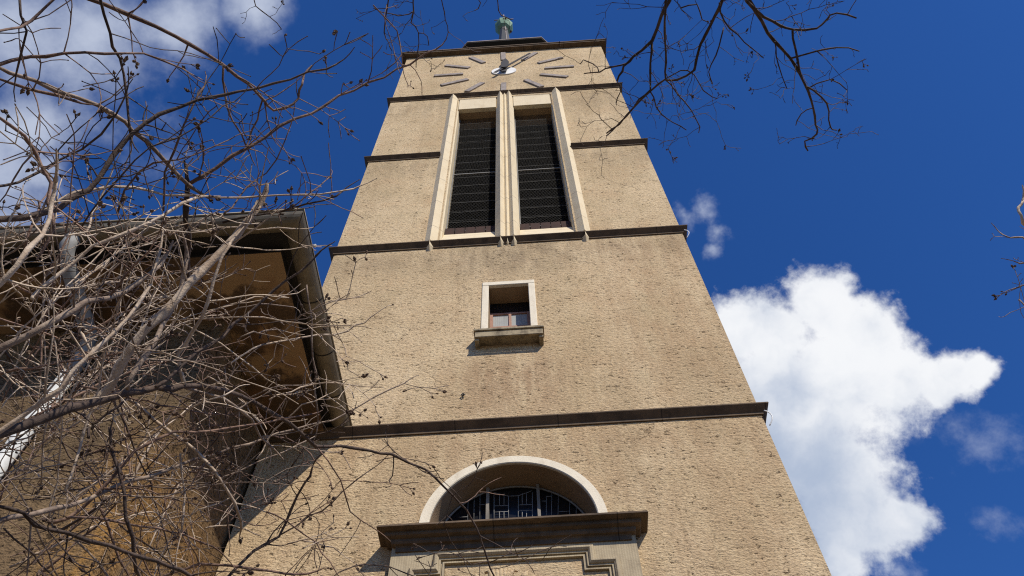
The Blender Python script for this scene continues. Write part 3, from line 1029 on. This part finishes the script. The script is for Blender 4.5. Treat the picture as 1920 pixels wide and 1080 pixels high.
# upper left, against the sky
S([(150, -10), (196, 8), (292, 48), (354, 83), (419, 123), (462, 156), (492, 188), (515, 205), (548, 198), (562, 172), (568, 150)], 2.6, 2.9, 9, 4, B_, twn=0.7)
S([(-10, 124), (54, 110), (121, 102), (196, 100), (267, 100), (342, 129)], 2.4, 2.6, 8, 3, B_, True, twn=0.8)
S([(-10, 122), (142, 185), (212, 213), (250, 250), (300, 288), (352, 346)], 2.5, 2.7, 8, 7, G, True, twn=0.6)
S([(-10, 145), (60, 165), (137, 188)], 2.55, 2.5, 6, 5, B_, True)
S([(352, 346), (462, 279), (525, 237), (583, 212), (637, 179), (717, 144), (770, 118), (818, 92)], 2.7, 3.0, 9, 3, B_, twn=0.45, tl=(0.08, 0.28))
S([(352, 540), (350, 484), (352, 440), (348, 388), (352, 346)], 2.75, 2.7, 11, 9, D, twn=0.4)
S([(-10, 412), (104, 392), (187, 333), (242, 258), (333, 200), (417, 179), (542, 146), (632, 120)], 2.3, 2.6, 14, 3, D, True, twn=0.8)
S([(67, 417), (108, 375), (175, 354), (250, 354), (346, 367), (458, 369), (600, 362), (664, 354)], 2.35, 2.7, 7, 3, T, twn=0.7)
S([(462, 417), (483, 379), (494, 317)], 2.6, 2.6, 6, 2, T)
S([(417, 417), (529, 392), (604, 377), (640, 360)], 2.6, 2.7, 6, 3, D)
S([(186, -10), (204, 62), (221, 108), (242, 179), (244, 250)], 2.5, 2.5, 6, 4, D, twn=0.9)
S([(419, 123), (421, 175), (437, 225), (462, 275)], 2.75, 2.75, 5, 3, B_, twn=0.6)
S([(-10, 214), (46, 258), (83, 308), (94, 375), (98, 430)], 2.2, 2.2, 7, 6, B_, True)
S([(306, 396), (312, 321), (346, 237), (383, 162)], 2.5, 2.6, 5, 3, B_, twn=1.0)
S([(37, 0), (45, 60), (30, 140)], 2.3, 2.3, 5, 3, D)
S([(-10, 60), (60, 40), (110, -10)], 2.2, 2.3, 5, 4, B_, True)
S([(-10, 350), (40, 345), (110, 300), (190, 250), (235, 180)], 2.4, 2.5, 6, 3, D, True, twn=0.9)
S([(492, 188), (482, 225), (468, 260), (462, 279)], 2.9, 2.9, 4, 3, B_, twn=0.5)
S([(60, 420), (100, 360), (110, 280), (150, 240)], 2.3, 2.4, 5, 2, D, twn=1.0)
S([(220, 400), (260, 320), (330, 300), (430, 262)], 2.4, 2.5, 5, 2, B_, twn=1.0)
S([(150, 430), (250, 300), (360, 240), (440, 190)], 2.3, 2.5, 4, 2, D, twn=1.0)
S([(420, 400), (480, 340), (520, 300), (545, 235)], 2.6, 2.8, 4, 2, B_, twn=0.8)
S([(540, 395), (580, 365), (620, 330)], 2.6, 2.7, 3, 2, B_, twn=1.0)
S([(700, 10), (742, 60), (750, 100), (725, 130)], 2.9, 2.9, 3, 2, B_, twn=0.5)

# lit stems through the thicket
S([(172, 756), (207, 722), (250, 651), (333, 559), (400, 488), (458, 426), (484, 385)], 2.40, 2.6, 18, 13, T, twn=0.35)
S([(346, 722), (337, 667), (367, 622), (387, 567), (417, 480), (432, 455)], 2.4, 2.5, 10, 5, T)
S([(240, 730), (250, 705), (292, 638), (333, 555), (350, 484)], 2.35, 2.5, 10, 8, G)
S([(-10, 657), (104, 597), (167, 567), (233, 547), (300, 497)], 2.1, 2.3, 15, 7, G, True)
S([(-10, 815), (83, 751), (137, 697), (183, 651), (233, 597), (279, 534), (300, 470)], 2.05, 2.3, 11, 5, T, True)
S([(-10, 540), (33, 497), (75, 438), (100, 380), (105, 340)], 2.0, 2.1, 13, 6, T, True)
S([(60, 560), (75, 538), (137, 492), (217, 442), (308, 401), (370, 370)], 2.1, 2.4, 8, 5, T)
S([(-10, 816), (83, 784), (167, 755), (233, 736), (292, 730), (346, 726), (417, 732), (479, 755), (542, 797), (590, 836), (638, 837), (693, 846), (735, 854), (797, 882), (835, 911), (863, 942), (885, 973), (900, 1004), (910, 1036), (932, 1090)], 2.2, 3.0, 20, 3.0, D, True, pw=2.0, twn=0.5, tl=(0.08, 0.3))
S([(346, 726), (420, 745), (470, 790), (505, 835)], 2.5, 2.6, 8, 4, G)
S([(292, 726), (417, 630), (458, 592), (512, 547), (562, 509), (592, 480)], 2.4, 2.7, 8, 4, D, twn=0.7)
S([(420, 690), (471, 655), (542, 638), (625, 628), (667, 613), (692, 597)], 2.6, 2.8, 4, 2.5, T, twn=0.35)
S([(575, 534), (585, 640), (596, 788)], 2.7, 2.75, 4, 3, G, twn=0.3)
S([(241, 749), (292, 787), (350, 835), (383, 864), (419, 908), (452, 977)], 2.5, 2.6, 8, 5, T, twn=0.6)
S([(-10, 980), (128, 948), (204, 915), (248, 900), (365, 864), (437, 842), (547, 806), (623, 786), (700, 747), (757, 719)], 2.2, 2.9, 11, 2.5, G, True, twn=0.5)
S([(100, 980), (157, 951), (255, 846), (328, 813), (437, 802), (576, 778)], 2.3, 2.6, 8, 3, B_, twn=0.7)
S([(205, 800), (211, 846), (233, 926), (248, 1010), (255, 1068)], 2.35, 2.35, 6, 6, D, twn=0.5)
S([(-10, 948), (44, 962), (91, 995), (164, 1013), (237, 1032), (292, 1054), (339, 1068), (370, 1085)], 2.1, 2.4, 8, 6, D, True)
S([(303, 1083), (350, 1065), (401, 1059), (474, 1065), (561, 1077)], 2.6, 2.7, 6, 4, B_, twn=0.5)
S([(420, 1090), (474, 1035), (525, 1003), (547, 955), (572, 904), (583, 886)], 2.7, 2.8, 7, 4, D, twn=0.6)
S([(525, 1003), (583, 966), (620, 944), (693, 882)], 2.8, 2.9, 3.5, 2, D, twn=0.7)
S([(124, 970), (182, 973), (292, 988), (343, 1003), (400, 1025)], 2.3, 2.5, 5, 3, B_)
S([(338, 850), (345, 925), (340, 1000)], 2.5, 2.5, 4, 3, T, twn=0.6)
S([(620, 1085), (665, 1060), (730, 1062), (790, 1085)], 2.8, 2.9, 3, 2, D, twn=0.8)
S([(592, 836), (640, 900), (655, 960), (700, 990)], 2.8, 2.9, 3.5, 2, B_, twn=1.0)
S([(738, 855), (735, 890), (731, 905)], 2.85, 2.9, 3, 2, D, twn=0.6, node=0.06)
S([(862, 944), (890, 930), (905, 915)], 2.9, 2.95, 2.5, 1.8, B_, twn=0.6)
S([(915, 1052), (885, 1060), (855, 1040)], 2.9, 2.95, 2.2, 1.6, D, twn=0.8, node=0.06)
S([(918, 1055), (950, 1040), (960, 1022)], 2.9, 2.95, 2.2, 1.6, D, twn=0.6, node=0.06)
# dense filling of the thicket, farther back
for k in range(108):
    u0 = rnd.uniform(-80, 260)
    v0 = rnd.uniform(430, 1120)
    a = rnd.choice((rnd.gauss(-0.62, 0.3), rnd.gauss(-0.62, 0.3), rnd.gauss(-0.15, 0.35), rnd.uniform(0.2, 1.2), rnd.uniform(-1.6, -1.1)))
    ln = rnd.uniform(160, 430)
    c = rnd.uniform(-0.35, 0.35)
    px = []
    u, v = u0, v0
    for j in range(6):
        if v < 395 and j > 2:
            break
        px.append((u, v))
        a += c / 5 + rnd.uniform(-0.08, 0.08)
        u += math.cos(a) * ln / 5
        v += math.sin(a) * ln / 5
    d = rnd.uniform(2.2, 3.4)
    S(px, d, d + rnd.uniform(-0.2, 0.3), rnd.choice((2.6, 3, 3.5, 4.5, 6)), rnd.choice((1.8, 2.1, 2.5)), rnd.choice((T, T, T, G, B_, B_, D)), u0 < 0, twn=0.6, tl=(0.06, 0.2), podp=0.12, side=0.35)
for k in range(16):
    u0, v0 = rnd.uniform(300, 560), rnd.uniform(560, 1040)
    a = rnd.uniform(-1.3, 0.5)
    ln = rnd.uniform(70, 190)
    px = [(u0 + math.cos(a + 0.1 * j) * ln * j / 4, v0 + math.sin(a + 0.1 * j) * ln * j / 4) for j in range(5)]
    d = rnd.uniform(2.5, 2.9)
    S(px, d, d + 0.1, 3.5, 2, rnd.choice((T, G, B_)), twn=0.8, tl=(0.06, 0.2), podp=0.4)

# tree whose twigs hang into the top of the picture
tree = thing('bare_tree', (5.2, -8.9, 0), 'bare tree with thin dark crooked twigs hanging down at top of picture', 'tree')
tr = MB()
trunk = [Vector((5.2, -8.9, 0)), Vector((5.15, -8.85, 2)), Vector((4.9, -8.7, 4.2)), Vector((4.4, -8.4, 6.0)), Vector((3.5, -7.9, 7.2))]
tr.tube(resample(trunk, 0.4), [0.19 - 0.10 * i / 20 for i in range(len(resample(trunk, 0.4)))], 10)
tr.build('trunk', D, tree)
LIMB = Vector((3.5, -7.9, 7.15))


def TT(px, d0, d1, w0, w1, rooted=False, **k):
    ext = None
    if rooted:
        p = at(*px[0], d0)
        ext = [LIMB, LIMB.lerp(p, 0.5) + Vector((0, 0, 0.35))]
    kw = dict(twn=0.95, lvl=2, zig=0.38, podp=0.08, tl=(0.09, 0.33), side=0.66, name='branch', droop=0.03, node=0.08)
    kw.update(k)
    return stem(tree, px, d0, d1, w0 * 0.85, w1 * 0.85, D, extend=ext, **kw)


TT([(1262, -40), (1256, 0), (1240, 31), (1222, 78), (1187, 106), (1175, 119), (1167, 133), (1157, 152)], 4.9, 5.0, 11, 4, True)
TT([(1222, 80), (1221, 119), (1218, 168), (1198, 187), (1175, 217), (1137, 255)], 4.95, 5.1, 6, 3)
TT([(1175, 119), (1151, 124), (1135, 129), (1123, 135), (1095, 138)], 5.0, 5.05, 5, 2.5)
TT([(1123, 135), (1114, 120), (1095, 113), (1088, 120)], 5.0, 5.05, 3, 2, node=0.1)
TT([(1157, 152), (1162, 170), (1155, 195)], 5.0, 5.05, 3, 2, node=0.1)
TT([(1252, -40), (1248, 5), (1247, 60), (1248, 148)], 4.8, 5.0, 7, 4, True, twn=0.6)
TT([(1360, -40), (1354, 0), (1339, 31), (1323, 62), (1307, 104), (1302, 130), (1271, 150), (1245, 150), (1219, 171), (1188, 202), (1162, 233), (1137, 250)], 4.8, 5.2, 9, 3, True)
TT([(1349, 5), (1357, 41), (1383, 67), (1406, 88), (1432, 109)], 4.8, 4.9, 5, 2)
TT([(1357, 52), (1344, 104), (1328, 135), (1336, 156)], 4.85, 4.9, 4, 2)
TT([(1395, -40), (1401, 0), (1432, 31), (1463, 47), (1486, 57), (1530, 54), (1551, 36), (1567, 23), (1606, 34)], 4.7, 4.8, 9, 3, True)
TT([(1400, -30), (1406, 0), (1427, 41), (1453, 78), (1484, 109), (1499, 140), (1515, 171), (1525, 202), (1530, 233), (1533, 252), (1510, 265), (1515, 283)], 4.7, 5.0, 10, 3, True)
TT([(1486, 57), (1494, 114), (1510, 161)], 4.8, 4.9, 6, 4, twn=0.5)
TT([(1484, 109), (1530, 96), (1567, 88), (1611, 96)], 4.85, 4.9, 5, 2.5)
TT([(1510, 161), (1541, 182), (1554, 207), (1556, 239), (1569, 244)], 4.9, 4.95, 5, 2.5)
TT([(1515, 166), (1556, 150), (1588, 169)], 4.9, 4.95, 4, 2)
TT([(1248, 150), (1271, 176), (1307, 223), (1310, 249)], 5.0, 5.1, 4, 2)
TT([(1219, 171), (1240, 213), (1261, 228), (1287, 244)], 5.0, 5.1, 4, 2)
TT([(1276, 15), (1308, 10), (1315, 36), (1328, 42)], 4.85, 4.9, 4, 2)
TT([(1245, 150), (1290, 130), (1320, 170), (1345, 185)], 5.0, 5.05, 3.5, 2)
TT([(1453, 78), (1460, 120), (1475, 165)], 4.85, 4.9, 3.5, 2)
TT([(1525, 202), (1500, 215), (1492, 235)], 4.95, 5.0, 3, 2, node=0.1)
# the same tree's twigs over the spire
TT([(735, -40), (727, 0), (720, 62), (728, 78), (735, 95)], 5.4, 5.4, 4, 2, True, tl=(0.08, 0.25))
TT([(774, -30), (774, 20), (772, 42), (786, 62), (782, 99), (780, 127)], 5.4, 5.5, 4, 2, True, tl=(0.08, 0.25), twn=0.5)
TT([(786, 62), (802, 68), (804, 85)], 5.5, 5.5, 2.5, 1.8, twn=0.4)
TT([(774, 22), (756, 30), (735, 28), (700, 15)], 5.4, 5.5, 3, 2, twn=0.5, tl=(0.08, 0.25))
TT([(820, -30), (830, 10), (838, 48), (843, 62)], 5.4, 5.4, 3, 1.8, True, twn=0.5, tl=(0.08, 0.2))
TT([(925, -30), (936, 20), (945, 31), (959, 37)], 5.4, 5.4, 3, 1.8, True, twn=0.4, tl=(0.08, 0.2))
TT([(880, -30), (900, 5), (890, 20)], 5.4, 5.4, 3, 1.8, True, twn=0.5, tl=(0.08, 0.2))
TT([(470, -30), (480, 10), (505, 30), (528, 55)], 5.4, 5.4, 3, 1.8, True, twn=0.7, tl=(0.08, 0.25))

# twigs at the right edge
sr = thing('bare_sapling', (4.6, -5.4, 0), 'bare pale twigged sapling reaching in at the right edge of picture', 'sapling')
SP = [Vector((4.6, -5.4, 0)), Vector((4.5, -5.3, 2.5)), Vector((4.1, -4.9, 4.4))]
sp = MB().tube(resample(SP, 0.3), [0.045 - 0.03 * i / 16 for i in range(len(resample(SP, 0.3)))], 8)
sp.build('trunk', G, sr)


def SR(px, d0, d1, w0, w1, **k):
    p = at(*px[0], d0)
    return stem(sr, px, d0, d1, w0, w1, k.pop('mt', G), extend=[SP[-1], SP[-1].lerp(p, 0.6) + Vector((0.1, 0, 0.1))], twn=0.5, lvl=1, podp=0.1, tl=(0.05, 0.15), name='branch', node=0.07, **k)


SR([(1950, 440), (1925, 428), (1914, 405), (1912, 388), (1918, 376)], 4.4, 4.4, 6, 4, mt=T)
SR([(1950, 470), (1915, 446), (1893, 446), (1880, 440)], 4.4, 4.4, 4, 2)
SR([(1950, 500), (1920, 495), (1908, 492)], 4.4, 4.4, 4, 2)
SR([(1950, 545), (1918, 535), (1905, 540)], 4.4, 4.4, 3, 2)
SR([(1950, 590), (1925, 575), (1912, 562)], 4.4, 4.4, 3, 2)
